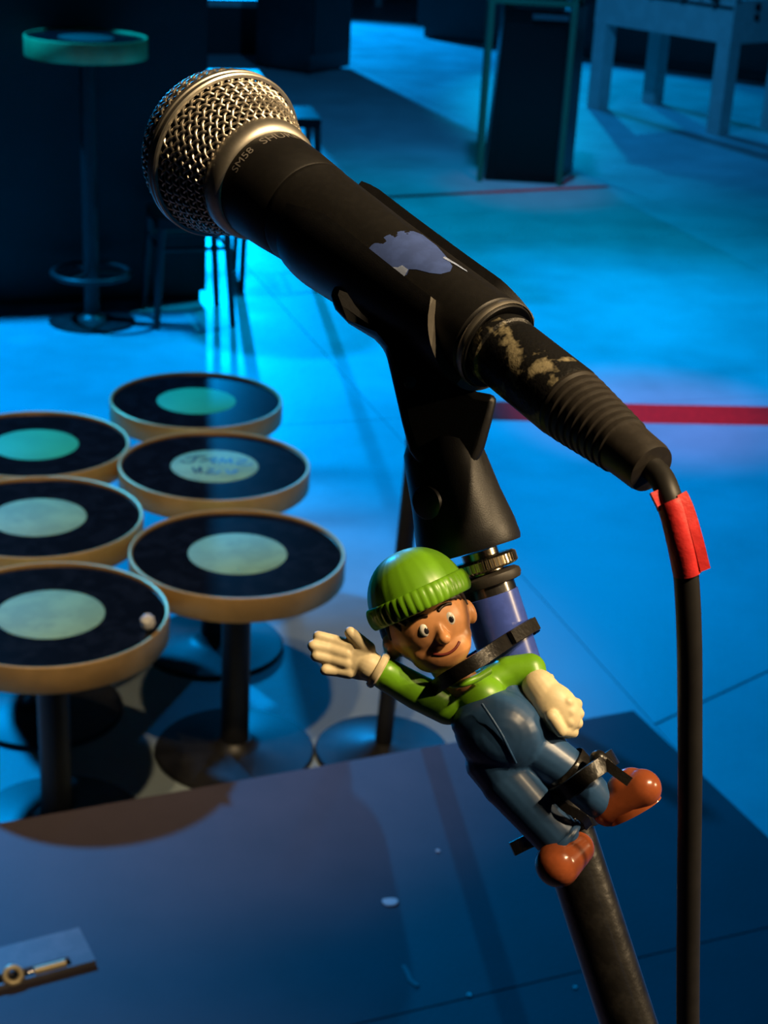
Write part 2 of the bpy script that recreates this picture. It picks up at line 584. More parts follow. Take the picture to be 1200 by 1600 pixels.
# ---- green framed cabinet on the raised floor
c0 = G(749, 283, 0.03)
c1 = G(873, 290, 0.03)
gx = (c1 - c0).normalized()
gy = Vector((-gx.y, gx.x, 0))
ga = math.atan2(gx.y, gx.x)
gw = (c1 - c0).length
gd = 0.46
fc = thing('framed_cabinet', 'black cabinet in a thin green metal frame on the raised floor', 'cabinet', (c0.x, c0.y, 0.03))
GH = 1.1
for sx in (0, 1):
    for sy in (0, 1):
        p = c0 + gx * (gw * sx) + gy * (gd * sy) + (gx * 0.07 if sy and sx else Vector((0, 0, 0)))
        MB().box((p.x, p.y, 0.03 + GH / 2), (0.03, 0.03, GH), ga).build('frame_post', M['greenframe'], fc, smooth=0)
for sy in (0, 1):
    p = c0 + gx * (gw / 2) + gy * (gd * sy)
    MB().box((p.x, p.y, 0.03 + GH - 0.10), (gw - 0.03, 0.028, 0.03), ga).build('frame_rail', M['greenframe'], fc, smooth=0)
for sx in (0, 1):
    p = c0 + gx * (gw * sx) + gy * (gd / 2)
    MB().box((p.x, p.y, 0.03 + GH - 0.10), (0.028, gd - 0.03, 0.03), ga).build('frame_rail', M['greenframe'], fc, smooth=0)
p = c0 + gx * (gw / 2) + gy * (gd / 2)
MB().box((p.x, p.y, 0.03 + GH + 0.012), (gw + 0.1, gd + 0.1, 0.03), ga).build('top', M['blackgloss'], fc, smooth=0)
mb = MB()
vsb = []
for z, ins in ((0.035, 0.03), (0.99, 0.075)):
    for (a, b) in ((ins, 0.03), (gw - 0.02, 0.03), (gw + 0.11, gd - 0.02), (ins, gd - 0.02)):
        q = c0 + gx * a + gy * b
        vsb.append((q.x, q.y, z))
mb.add(vsb, [(3, 2, 1, 0), (4, 5, 6, 7), (0, 1, 5, 4), (1, 2, 6, 5), (2, 3, 7, 6), (3, 0, 4, 7)])
mb.build('bin_body', M['blackgloss'], fc, smooth=0)
q = c0 + gx * (gw * 0.55) + gy * 0.02
MB().box((q.x, q.y, 0.5), (gw * 0.72, 0.014, 0.84), ga).build('door_panel', M['blackgloss'], fc, smooth=0)
q = c0 + gx * (gw * 0.72) + gy * 0.005
MB().box((q.x, q.y, 0.955), (0.2, 0.03, 0.03), ga).build('handle', M['chrome'], fc, smooth=0)

# ---- foosball table
t0, t1 = G(925, 170), G(1112, 210)
lx = (t1 - t0).normalized()
ly = Vector((-lx.y, lx.x, 0))
TL = (t1 - t0).length + 0.12
TW = 0.74
la = math.atan2(lx.y, lx.x)
org = t0 - lx * 0.06
fb = thing('football_table', 'pale grey table football cabinet on square legs at far right', 'game table', (t0.x, t0.y, 0))


def fbp(a, b, z):
    q = org + lx * a + ly * b
    return (q.x, q.y, z)


for a in (0.06, TL - 0.06):
    for b in (0.06, TW - 0.06):
        MB().box(fbp(a, b, 0.31), (0.115, 0.115, 0.62), la).build('leg', M['offwhite'], fb, smooth=0)
for b in (0.02, TW - 0.02):
    MB().box(fbp(TL / 2, b, 0.765), (TL, 0.04, 0.29), la).build('side_panel', M['offwhite'], fb, smooth=0)
for a in (0.02, TL - 0.02):
    MB().box(fbp(a, TW / 2, 0.765), (0.04, TW - 0.08, 0.29), la).build('end_panel', M['offwhite'], fb, smooth=0)
MB().box(fbp(TL / 2, TW / 2, 0.74), (TL - 0.08, TW - 0.08, 0.03), la).build('playing_field', M['field'], fb, smooth=0)
MB().box(fbp(TL / 2, TW / 2, 0.633), (TL - 0.08, TW - 0.08, 0.02), la).build('floor_board', M['barfront'], fb, smooth=0)
for b in (0.02, TW - 0.02):
    MB().box(fbp(TL / 2, b, 0.918), (TL + 0.02, 0.06, 0.018), la).build('rim_rail', M['offwhite'], fb, smooth=0)
MB().box(fbp(TL / 2, -0.004, 0.855), (TL - 0.02, 0.01, 0.018), la).build('groove_strip', M['barfront'], fb, smooth=0)
for i in range(8):
    a = 0.14 + i * (TL - 0.28) / 7
    rod = MB().tube([fbp(a, -0.03, 0.9), fbp(a, TW + 0.2, 0.9)], 0.008, 10).build('rod', M['chrome'], fb)
    if i % 2:
        MB().tube([fbp(a, -0.07, 0.9), fbp(a, -0.02, 0.9)], 0.02, 12).build('knob', M['rubber'], rod)
    else:
        MB().tube([fbp(a, TW + 0.17, 0.9), fbp(a, TW + 0.28, 0.9)], 0.017, 12).build('handle', M['rubber'], rod)
    for k in range(3):
        MB().box(fbp(a, 0.17 + k * 0.2, 0.83), (0.03, 0.03, 0.11), la).build('player', M['ink'], rod, smooth=0)
for (b, z, r) in ((0.25, 0.86, 0.028), (0.42, 0.85, 0.034), (0.25, 0.79, 0.026)):
    c = Vector(fbp(TL - 0.002, b, z))
    MB().lathe([(r, 0), (r, 0.008), (r * 0.6, 0.012)], c, lx, 18).build('score_button', M['barfront'], fb)

# ---- bar stools
def make_stool(name, label, p, seat_z, w_, rz, group=None, back=False):
    st = thing(name, label, 'stool', p, group)
    ex, ey = Vector((math.cos(rz), math.sin(rz), 0)), Vector((-math.sin(rz), math.cos(rz), 0))
    p = Vector((p[0], p[1], 0))

    def at(a, b, z):
        return p + ex * a + ey * b + Vector((0, 0, z))
    mb = MB()
    hw = w_ * 0.42
    mb.box(at(0, 0, seat_z - 0.02), (w_ * 0.92, w_ * 0.92, 0.04), rz)
    mb.build('seat', M['blackgloss'], st, smooth=0)
    for a in (-1, 1):
        for b in (-1, 1):
            MB().tube([at(a * w_ * 0.5, b * w_ * 0.5, 0), at(a * hw, b * hw, seat_z - 0.04)], [0.013, 0.016], 10).build('leg', M['darkwood'], st)
    for a in (-1, 1):
        k = seat_z * 0.72
        f = w_ * 0.5 + (hw - w_ * 0.5) * 0.72
        MB().tube([at(-f, a * f, k), at(f, a * f, k)], 0.009, 8).build('rail', M['darkwood'], st)
        MB().tube([at(a * f, -f, k), at(a * f, f, k)], 0.009, 8).build('rail', M['darkwood'], st)
    return st


s_a, s_b = G(245, 515), G(364, 510)
sd = (s_b - s_a).normalized()
sn = Vector((-sd.y, sd.x, 0))
wst = (s_b - s_a).length
make_stool('bar_stool', 'low black stool on thin legs right of the tall bar table', (s_a + s_b) / 2 + sn * wst / 2, 0.44, wst, math.atan2(sd.y, sd.x))
s3 = G(400, 455)
make_stool('bar_stool', 'taller black stool half hidden behind the microphone handle', s3 + Vector((0.07, 0.19, 0)), 0.74, 0.34, 0.2)

# ---- round tables with record-like tops
def make_table(name, label, loc, R, Rb, H, group, label_mat, rim=0.055, post=0.031, lab=0.0):
    t = thing(name, label, 'table', (0, 0, 0), group)
    MB().lathe([(0.0, H - 0.006), (R - 0.008, H - 0.006), (R - 0.008, H - 0.03), (0.0, H - 0.03)], seg=72, cap=False).build('tabletop', M['vinyl'], t)
    prof = [(R - 0.0075, H - 0.007), (R - 0.0065, H - 0.001), (R - 0.003, H), (R - 0.0008, H - 0.0012), (R, H - 0.004), (R, H - rim + 0.003), (R - 0.002, H - rim),
            (R - 0.009, H - rim), (R - 0.0075, H - rim + 0.004), (R - 0.0075, H - 0.007)]
    MB().lathe(prof, seg=72, cap=False).build('brass_rim', M['brass'], t)
    MB().lathe([(0, H - 0.0058), (R * 0.455, H - 0.0058), (R * 0.46, H - 0.0063), (0, H - 0.0063)], seg=56, cap=False).build('label_disc', label_mat, t)
    MB().lathe([(0, H - 0.05), (R * 0.6, H - 0.05), (R * 0.6, H - 0.03), (0, H - 0.03)], seg=40, cap=False).build('under_plate', M['blackmetal'], t)
    MB().lathe([(post, 0.02), (post, H - 0.05)], seg=28).build('post', M['blackmetal'], t)
    MB().lathe([(Rb, 0), (Rb, 0.006), (Rb - 0.004, 0.011), (post + 0.03, 0.018), (post + 0.014, 0.024), (post + 0.004, 0.035)], seg=56).build('base', M['blackbase'], t)
    return t


TG = 'low round tables with record tops and brass rims'
TH = 0.485
tabs = [  # x, y, rotation, label material, label
    (-0.506, 3.990, 0.3, 'green', 'low round table with plain deep green centre, farthest of the right row'),
    (-0.405, 3.537, 0.0, 'pale', 'low round table with dark scribbles on its pale centre'),
    (-0.300, 3.053, 1.1, 'pale', 'low round table with pale centre, nearest of the right row by the toy'),
    (-0.846, 3.614, 2.0, 'green', 'low round table with green centre cut by the left edge'),
    (-0.745, 3.185, 2.9, 'pale', 'low round table with pale teal centre, middle of the left row'),
    (-0.6235, 2.734, 4.0, 'pale', 'low round table with a white paper scrap on its top, nearest of all'),
]
protos = {}
tops = []
for i, (x, y, rz, lm, lb) in enumerate(tabs):
    if lm not in protos:
        o = make_table('round_table', lb, None, 0.225, 0.175, TH, TG, M['label_green' if lm == 'green' else 'label_pale'])
        protos[lm] = o
        o.location = (x, y, 0)
        o.rotation_euler = (0, 0, rz)
    else:
        o = dup(protos[lm], (x, y, 0), rz, lb)
    tops.append(o)
# scribbled writing on the second table's label (child of its label disc)
ldisc = [c for c in tops[1].children if c.name.startswith('label_disc')][0]
strokes = [
    [(-60, 22), (-42, 30), (-20, 30), (-38, 30), (-44, 8), (-58, 4), (-66, 12)],
    [(-30, 10), (-12, 24), (-2, 30), (-4, 8), (-10, 20), (-22, 18)],
    [(6, 8), (10, 30), (18, 12), (26, 30), (30, 8)],
    [(38, 28), (58, 26), (38, 10), (62, 8), (70, 14)],
    [(-40, -12), (-30, -34), (-26, -10), (-20, -36)],
    [(-12, -14), (0, -20), (-12, -34), (6, -32), (14, -22)],
    [(24, -16), (34, -30), (46, -14), (36, -22)],
]
smb = MB()
for st in strokes:
    pts = smooth_path([(x * 0.00125, y * 0.0016 + 0.004, TH - 0.0055) for x, y in st], 6)
    smb.ribbon(pts, 0.0055, 0.0006, (0.3, 1, 0) if False else [((pts[min(i + 1, len(pts) - 1)] - pts[max(i - 1, 0)]).cross(Vector((0, 0, 1)))) for i in range(len(pts))])
me_o = smb.build('handwriting', M['ink'], None, smooth=0)
me_o.parent = ldisc
me_o.location = (0, 0, 0)
# crumpled paper scrap on the nearest table
rng = random.Random(3)
pp = G(231, 984, TH - 0.006)
mb = MB().ell(pp + Vector((0, 0, 0.017)), (0.014, 0.012, 0.0175), seg=14, rings=9)
for i, v in enumerate(mb.v):
    k = rng.uniform(0.72, 1.05)
    c = pp + Vector((0, 0, 0.017))
    d = v - c
    v.x, v.y = c.x + d.x * k, c.y + d.y * k
    v.z = max(pp.z + 0.0003, c.z + d.z * (k if d.z > 0 else 1))
tag(mb.build('paper_scrap', M['paper'], None, pp, smooth=20), 'crumpled white paper scrap standing at the rim of the nearest round table', 'paper')

# ---- tall bar table at left
hb = make_table('bar_table', 'tall bar table with a record top standing before the dark bar', None, 0.229, 0.171, 1.1085, None, M['label_dark'], 0.075, 0.03)
MB().tube([(0.15 * math.cos(a), 0.15 * math.sin(a), 0.2) for a in [2 * math.pi * k / 40 for k in range(40)]], 0.012, 10, closed=True).build('foot_ring', M['blackmetal'], hb)
for k in range(3):
    a = 2.2 + k * 2.0944
    MB().tube([(0.03 * math.cos(a), 0.03 * math.sin(a), 0.2), (0.15 * math.cos(a), 0.15 * math.sin(a), 0.2)], 0.008, 8).build('ring_spoke', M['blackmetal'], hb)
hb.location = (-1.209, 6.224, 0)

# ---- bare post with a round base behind the microphone clip
bp_ = G(597, 1176)
po = thing('stanchion_post', 'thin black post on a shiny round base behind the microphone clip', 'post', bp_)
MB().lathe([(0.15, 0), (0.15, 0.006), (0.146, 0.011), (0.05, 0.018), (0.024, 0.03)], bp_, seg=48).build('base', M['blackbase'], po)
tl = Vector((0.045, 0.0, 1)).normalized()
MB().lathe([(0.019, 0.02), (0.019, 0.74)], bp_, tl, 24).build('pole', M['blackmetal'], po)
MB().lathe([(0.021, 0.73), (0.022, 0.745), (0.016, 0.758), (0.0, 0.76)], bp_, tl, 24).build('cap', M['blackmetal'], po)

# ---- socket box sunk into the stage
q0 = G(150, 1507, SH)
q1 = G(0, 1547, SH)
hx = (q1 - q0).normalized()
hy = Vector((hx.y, -hx.x, 0))
if hy.y < 0:
    hy = -hy
ha = math.atan2(hx.y, hx.x)
so = thing('floor_socket', 'blue grey socket lid with an open slot in the stage corner at left', 'socket', (q0.x, q0.y, SH))


def sk(a, b, z):
    q = q0 + hx * a + hy * b
    return (q.x, q.y, SH + z)


W_, D_ = 0.3, 0.085
MB().box(sk(W_ / 2, D_ / 2 + 0.012, 0.004), (W_, D_ - 0.024, 0.008), ha).build('lid', M['lid'] if 'lid' in M else mat('lid_paint', (0.17, 0.16, 0.17), 0.5, noise=0.1, nscale=30), so, smooth=0)
lidm = bpy.data.materials['lid_paint']
MB().box(sk(W_ / 2, 0.0025, 0.004), (W_, 0.005, 0.008), ha).build('lid_edge', lidm, so, smooth=0)
MB().box(sk(0.0175, 0.0145, 0.004), (0.035, 0.019, 0.008), ha).build('lid_end', lidm, so, smooth=0)
MB().box(sk(0.035 + (W_ - 0.035) / 2, 0.0145, 0.0006), (W_ - 0.035, 0.019, 0.001), ha).build('slot', M['blackmetal'], so, smooth=0)
plug = thing('jack_plug', 'pale brass jack plug lying in the slot of the stage socket', 'plug', sk(0.07, 0.012, 0.001))
MB().tube([sk(0.043, 0.0125, 0.0075), sk(0.09, 0.0125, 0.0075)], 0.006, 14).build('sleeve', mat('pale_brass', (0.8, 0.68, 0.42), 0.4, 0.3), plug)
MB().tube([sk(0.09, 0.0125, 0.0075), sk(0.1, 0.0125, 0.0075)], 0.003, 10).build('tip', M['chrome'], plug)
ring = [Vector(sk(0.122, 0.012, 0.011)) + (Vector(hx) * math.cos(a) + Vector((hy.x, hy.y, 0.6)).normalized() * math.sin(a)) * 0.012 for a in [2 * math.pi * k / 24 for k in range(24)]]
MB().tube(ring, 0.0045, 10, closed=True).build('ring', bpy.data.materials['pale_brass'], plug)

# ---- white scraps on the stage
def scrap(u, v, r, label, seed, flat=0.0012, stretch=1.0):
    rr = random.Random(seed)
    c = G(u, v, SH)
    n = 9
    pts = []
    for k in range(n):
        a = 2 * math.pi * k / n
        q = r * rr.uniform(0.7, 1.1)
        pts.append(Vector((c.x + math.cos(a) * q, c.y + math.sin(a) * q * stretch)))
    tag(MB().prism(pts, SH + 0.0003, SH + 0.0003 + flat).build('paper_scrap', M['paper'], None, (c.x, c.y, SH), smooth=0), label, 'paper')


scrap(609, 1410, 0.0125, 'small white paper scrap on the dark stage left of the toy shoe', 2, 0.002)
mb = MB()
pa = [G(630, 1508, SH + 0.0012), G(637, 1520, SH + 0.0014), G(641, 1531, SH + 0.0012), G(652, 1540, SH + 0.0012)]
mb.ribbon(pa, 0.006, 0.001, (1, 0.3, 0))
tag(mb.build('tape_scrap', mat('grey_tape_scrap', (0.22, 0.22, 0.24), 0.7), None, pa[0], smooth=0), 'thin curled grey tape scrap on the stage near the bottom edge', 'tape')
scrap(733, 1555, 0.0035, 'tiny pale crumb on the stage left of the stand tube', 5)
scrap(898, 1543, 0.003, 'tiny brownish crumb on the stage just left of the stand tube near the bottom edge', 6)
scrap(684, 1330, 0.004, 'tiny faint speck on the stage below the toy arm', 7)

# ================================================================== MICROPHONE
TAIL = C(780, 542, 0.430)
HEADP = C(335, 230, 0.520)
AX = (HEADP - TAIL).normalized()
E1 = (CAM - (TAIL + HEADP) / 2)
E1 = (E1 - AX * E1.dot(AX)).normalized()        # towards the camera
E2 = AX.cross(E1)
if E2.dot(UP) < 0:
    E2 = -E2                                     # up and right in the picture
mm = 0.001


def mp(s, r, phi):
    """point on the microphone: s mm from the tail, radius r mm, angle phi (0 faces the camera, 90 up-right)"""
    return TAIL + AX * (s * mm) + (E1 * math.cos(phi) + E2 * math.sin(phi)) * (r * mm)


mic = thing('microphone', 'black handheld vocal microphone with a ball shaped steel grille', 'microphone', TAIL + AX * 0.05)
body = [(9.6, 1.5), (11.2, 0.2), (11.8, 0.0), (12.2, 0.6), (12.3, 2.6), (11.9, 3.2), (12.0, 3.8), (12.4, 4.2), (13.1, 30), (14.1, 55), (15.3, 78), (15.9, 88.5), (16.15, 89.6), (15.85, 90.2), (16.2, 90.8), (17.0, 101), (17.35, 108), (17.4, 112), (16.8, 114)]
MB().lathe([(r * mm, s * mm) for r, s in body], TAIL, AX, 64).build('handle', M['micbody'], mic)
MB().lathe([(12.55 * mm, 0.5 * mm), (12.75 * mm, 1.2 * mm), (12.75 * mm, 2.0 * mm), (12.5 * mm, 2.6 * mm), (12.2 * mm, 2.6 * mm), (12.2 * mm, 0.5 * mm)], TAIL, AX, 64, cap=False).build('tail_ring', M['band'], mic)
MB().lathe([(r * mm, s * mm) for r, s in [(16.8, 112.2), (17.4, 112.3), (18.4, 113), (19.2, 114.4), (19.6, 116.4), (19.5, 118.4), (19.0, 119.6), (17.8, 120)]], TAIL, AX, 72, cap=False).build('collar', M['band'], mic)
# grille: foam core, woven wires, central band
RINGS, RINGR = 138.0, 26.9


def gr(s):
    """outer radius of the grille at s"""
    if s <= RINGS:
        t = max(0.0, (s - 118.5) / (RINGS - 118.5))
        return 18.8 + (RINGR - 0.6 - 18.8) * (t ** 0.8)
    t = (s - RINGS) / 22.0
    return (RINGR - 0.5) * math.sqrt(max(0.0, 1 - t ** 2.3))


prof = [(gr(s) - 1.6, s) for s in np.linspace(119, 138, 8)] + [(max(0.01, gr(s) - 1.6), s) for s in np.linspace(139, 158, 16)]
prof[-1] = (0.01, 158.2)
MB().lathe([(r * mm, s * mm) for r, s in prof], TAIL, AX, 48, cap=False).build('foam_liner', M['foam'], mic)


def weave(s_of_t, turns, nw, nt, tmax=1.0, wire=0.46):
    mb = MB()
    for fam in (1, -1):
        for k in range(nw):
            pts = []
            for j in range(nt + 1):
                t = tmax * j / nt
                s = s_of_t(t)
                phi = 2 * math.pi * k / nw + fam * turns * 2 * math.pi * t
                # crossings happen where both families meet: alternate over and under
                x = (t * turns * 2 * nw)
                off = 0.4 * math.cos(math.pi * x) * fam
                pts.append(mp(s, gr(s) - 0.35 + off, phi))
            mb.tube(pts, wire * mm, 6, cap=False)
    return mb


NW = 42
weave(lambda t: 118.8 + (136.2 - 118.8) * t, 0.15, NW, 52).build('rear_mesh', M['grille'], mic, smooth=60)
weave(lambda t: 139.5 + 19.9 * math.sin(t * math.pi / 2 * 0.985), 0.22, NW, 40, 0.93).build('front_mesh', M['grille'], mic, smooth=60)
bandp = [(RINGR - 0.9, 135.4), (RINGR, 135.5), (RINGR + 0.45, 136.0), (RINGR + 0.45, 137.0), (RINGR + 0.1, 137.4), (RINGR + 0.1, 138.0), (RINGR + 0.45, 138.4), (RINGR + 0.45, 139.6), (RINGR, 140.1), (RINGR - 0.9, 140.2)]
MB().lathe([(r * mm, s * mm) for r, s in bandp], TAIL, AX, 96, cap=False).build('grille_band', M['band'], mic)


def wrap_text(body_, size, s0, phi0, name, parent):
    cu = bpy.data.curves.new(name, 'FONT')
    cu.body = body_
    cu.size = size
    cu.align_x = 'CENTER'
    cu.resolution_u = 3
    to = bpy.data.objects.new(name, cu)
    COL.objects.link(to)
    dg = bpy.context.evaluated_depsgraph_get()
    me = to.evaluated_get(dg).to_mesh()
    rad = 18.2
    for i in range(len(body) - 1):
        if body[i][1] <= s0 <= body[i + 1][1]:
            k = (s0 - body[i][1]) / (body[i + 1][1] - body[i][1])
            rad = body[i][0] + (body[i + 1][0] - body[i][0]) * k
    vs_ = []
    for v in me.vertices:
        ph = phi0 + v.co.x / rad
        vs_.append(mp(s0 + v.co.y, rad + 0.12 + v.co.y * 0.045, ph))
    fs_ = [list(p.vertices) for p in me.polygons]
    to.to_mesh_clear()
    bpy.data.objects.remove(to)
    MB().add(vs_, fs_).build(name, M['print'], parent, smooth=0)


wrap_text('SM58', 4.0, 107.6, math.radians(6), 'model_lettering', mic)
wrap_text('SHURE', 4.6, 107.4, math.radians(54), 'name_lettering', mic)


# blue sticker remnant curved round the handle
def hr(s):
    for i in range(len(body) - 1):
        if body[i][1] <= s <= body[i + 1][1]:
            k = (s - body[i][1]) / (body[i + 1][1] - body[i][1])
            return body[i][0] + (body[i + 1][0] - body[i][0]) * k
    return 13


def patch(outline, off, name, m, n=10):
    """closed outline of (s, phi_deg) filled as a fan grid just above the handle surface"""
    cs = sum(p[0] - 10.5 * max(0, math.cos(math.radians(p[1]))) for p in outline) / len(outline)
    cp_ = sum(p[1] for p in outline) / len(outline)
    vs_, fs_ = [], []
    L_ = len(outline)
    for j in range(1, n + 1):
        k = j / n
        for (s, ph) in [(a_ - 10.5 * max(0, math.cos(math.radians(b_))), b_) for a_, b_ in outline]:
            a, b = cs + (s - cs) * k, cp_ + (ph - cp_) * k
            vs_.append(mp(a, hr(a) + off, math.radians(b)))
    c_i = len(vs_)
    vs_.append(mp(cs, hr(cs) + off, math.radians(cp_)))
    for i in range(L_):
        i2 = (i + 1) % L_
        fs_.append([c_i, i, i2])
        for j in range(n - 1):
            fs_.append([j * L_ + i, (j + 1) * L_ + i, (j + 1) * L_ + i2, j * L_ + i2])
    MB().add(vs_, fs_).build(name, m, mic, smooth=60)


st_out = [(61, 2), (60.5, 20), (58.5, 40), (56, 58), (53, 74), (50, 84), (44, 82), (39, 72), (35.5, 62), (35, 52), (37, 40), (40, 33), (44, 27), (46, 22), (45.5, 15), (47, 8), (48, 2), (52, 0), (56, -1)]
st_out = [((a_ - 48) * 1.12 + 43.5, b_ - 8) for a_, b_ in st_out]
patch(st_out, 0.12, 'sticker', M['sticker'])
patch([((a_ - 48) * 1.12 + 43.5, b_ - 8) for a_, b_ in [(47.3, 3), (45.8, 12), (46.1, 21), (48.5, 21), (49.2, 16), (51.5, 11), (53, 4), (50, 0)]], 0.2, 'torn_edge', M['tear'], 6)
patch([(a_ - 4, b_ - 5) for a_, b_ in [(38, 61), (33, 65), (28, 68), (28.5, 70), (33, 69), (38, 66)]], 0.2, 'torn_edge', M['tear'], 5)

# ================================================================== MICROPHONE CLIP
clip = thing('microphone_clip', 'black plastic microphone clip holding the handle on the stand', 'clip', C(735, 850, 0.45))


def clip_lips(s):
    """angles (deg) of the near and the far lip of the open cradle at s"""
    near = 2.0 + 6.0 * max(0.0, min(1.0, (s - 20) / 40))
    far = 99.0
    if s < 16:
        k = (16 - s) / 13.0
        near = 2 - 84 * min(1, k) ** 0.85
    if s > 66:
        near = 8 - 12 * (s - 66) / 16
    if s < 15:
        far = 99 + 26 * (15 - s) / 11
    return near, far


mb = MB()
S_ = list(np.linspace(3, 19, 14)) + list(np.linspace(22, 82, 16))
NA = 40
inn, out = [], []
for s in S_:
    n_, f_ = clip_lips(s)
    a0_, a1_ = math.radians(f_), math.radians(360 + n_)
    fl = 0.0
    thick = 2.6 if s < 76 else 2.6 - 1.2 * (s - 76) / 6
    for k in range(NA + 1):
        a = a0_ + (a1_ - a0_) * k / NA
        inn.append(mp(s, hr(s) + 0.12, a))
        out.append(mp(s, hr(s) + 0.12 + thick, a))
nS, nA = len(S_), NA + 1
vs_ = inn + out
o_ = len(inn)
fs_, ms_ = [], []
for i in range(nS - 1):
    for k in range(NA):
        a, b, c, d = i * nA + k, i * nA + k + 1, (i + 1) * nA + k + 1, (i + 1) * nA + k
        fs_ += [[a, d, c, b], [o_ + a, o_ + b, o_ + c, o_ + d]]
        ms_ += [0, 0]
    for k in (0, NA):
        a, d = i * nA + k, (i + 1) * nA + k
        fs_.append([a, o_ + a, o_ + d, d])
        ms_.append(1 if k == NA else 0)  # paler lit colour on the near lip, far lip stays dark
for i in (0, nS - 1):
    for k in range(NA):
        a, b = i * nA + k, i * nA + k + 1
        fs_.append([a, b, o_ + b, o_ + a])
        ms_.append(1 if i == 0 else 0)
mb.v = [Vector(v) for v in vs_]
mb.f = fs_
mb.m = ms_
mb.build('cradle', [M['clip'], M['cliplip_lit']], clip, smooth=35)
# hinge neck: blade that tapers from the cradle to the pivot
tubedir = (C(763, 925, 0.45) - C(950, 1500, 0.45)).normalized()       # up along the stand tube
piv = C(686, 700, 0.452)
nbz = (CAM - piv).normalized()
neck_out = [(602, 548), (585, 530), (545, 506), (524, 484), (514, 458), (530, 440), (600, 470), (660, 530), (710, 585), (745, 612), (778, 618), (768, 660), (757, 700), (740, 735), (660, 735), (640, 705), (628, 660), (612, 590)]
mbn = MB()
n_ = len(neck_out)
fr = [C(u, v, 0.4405 if i > 6 or i == 0 else (0.4445 if i in (1, 6) else 0.4545)) for i, (u, v) in enumerate(neck_out)]
bk_ = [C(u, v, 0.4665) for u, v in neck_out]
mbn.add(fr + bk_, [list(range(n_))[::-1], list(range(n_, 2 * n_))] + [[i, (i + 1) % n_, n_ + (i + 1) % n_, n_ + i] for i in range(n_)])
nk = mbn.build('hinge_neck', M['clip'], clip, smooth=30)
bv = nk.modifiers.new('bevel', 'BEVEL')
bv.width = 0.0022
bv.segments = 3
MB().lathe([(0.0, 0.0016), (0.0016, 0.0013), (0.0023, 0.0), (0.0023, -0.002)], C(641, 597, 0.4403), nbz, 18).build('hinge_rivet', M['knurl'], clip)
# barrel with rounded fork top
b_bot = C(736, 861, 0.45)
b_top = C(694, 716, 0.45)
bax = (b_top - b_bot).normalized()
Lb = (b_top - b_bot).length
MB().lathe([(PX(60), 0.001), (PX(82), 0.0), (PX(84), 0.0012), (PX(82), 0.006), (PX(73), Lb * 0.55), (PX(67), Lb * 0.9), (PX(65), Lb), (PX(61), Lb + PX(22)), (PX(48), Lb + PX(42)), (PX(24), Lb + PX(54)), (0.00001, Lb + PX(57))],
           b_bot, bax, 56).build('barrel', M['clip'], clip, smooth=50)
# recessed flat and hinge screw on the barrel's left cheek
bb = b_bot + bax * (Lb * 0.62)
rr_ = bax.cross(nbz).normalized()
if rr_.dot(RT) > 0:
    rr_ = -rr_
cheek = (rr_ * 0.62 + nbz * 0.78).normalized()
MB().lathe([(0.0048, 0.0), (0.0048, 0.0012), (0.004, 0.0018), (0.0, 0.0018)], bb + cheek * PX(69), cheek, 24).build('hinge_screw', M['clip'], clip)

# ================================================================== MICROPHONE STAND
stand = thing('microphone_stand', 'black microphone stand tube leaning up through the lower right', 'stand', (0.42, 0.34, SH))
T_top = C(763, 925, 0.45)
T_end = C(1136, 2072, 0.45)
tl_ = (T_top - T_end).normalized()
MB().tube([T_end, T_top - tl_ * PX(25), T_top + tl_ * PX(18)], PX(44.5, 0.45), 40).build('boom_tube', M['tube'], stand)
# washer, knurled ring
wc = C(762, 904, 0.45)
MB().lathe([(PX(44), -PX(12)), (PX(52), -PX(10)), (PX(55), -PX(3)), (PX(54), PX(4)), (PX(48), PX(8)), (PX(40), PX(9))], wc, tl_, 48).build('washer', M['rubber'], stand)
kc = C(755, 882, 0.45)
MB().lathe([(PX(46), -PX(11)), (PX(51), -PX(10)), (PX(55), -PX(7)), (PX(55), PX(7)), (PX(51), PX(10)), (PX(46), PX(11))], kc, tl_, 288, cap=True,
           rfun=lambda r, s, t: r * (1 + (0.022 if math.cos(48 * t) > 0 else -0.022)) if r > PX(49) else r).build('knurled_ring', M['knurl'], stand, smooth=25)
MB().lathe([(PX(30), -PX(20)), (PX(30), PX(22))], kc, tl_, 24).build('thread', M['knurl'], stand)
# blue tape wound on the tube
t0_, t1_ = C(771, 928, 0.45), C(804, 1052, 0.45)
axp0 = T_top + tl_ * (t0_ - T_top).dot(tl_)
axp1 = T_top + tl_ * (t1_ - T_top).dot(tl_)
MB().lathe([(PX(44.6, .45), 0), (PX(46, .45), 0.0001), (PX(46, .45), (axp1 - axp0).length), (PX(44.6, .45), (axp1 - axp0).length + 0.0001)], axp0, -tl_, 48, cap=False).build('blue_tape', M['bluetape'], stand)
# clamp, upright and round base (below the frame)
jc = T_end - tl_ * 0.012
MB().box(jc, (0.034, 0.03, 0.05), 0, basis=(RT, nbz, tl_)).build('clamp', M['blackmetal'], stand)
base_p = Vector((jc.x, jc.y, SH))
MB().lathe([(0.0125, 0.0), (0.0125, jc.z - SH + 0.0)], base_p, seg=24).build('upright', M['tube'], stand)
MB().lathe([(0.12, 0), (0.12, 0.012), (0.115, 0.017), (0.03, 0.024), (0.018, 0.04)], base_p, seg=48).build('round_base', M['blackbase'], stand)
stand_shift = base_p - Vector(stand.location)
for ch in stand.children:
    ch.location = -stand_shift
stand.location = base_p

# ================================================================== CABLE WITH PLUG
cable = thing('microphone_cable', 'black cable with worn plug and red tape hanging from the microphone', 'cable', C(1020, 735, 0.385))
PL_END = C(1018, 733, 0.3868)
PA = (TAIL - PL_END).normalized()
PLL = (TAIL - PL_END).length


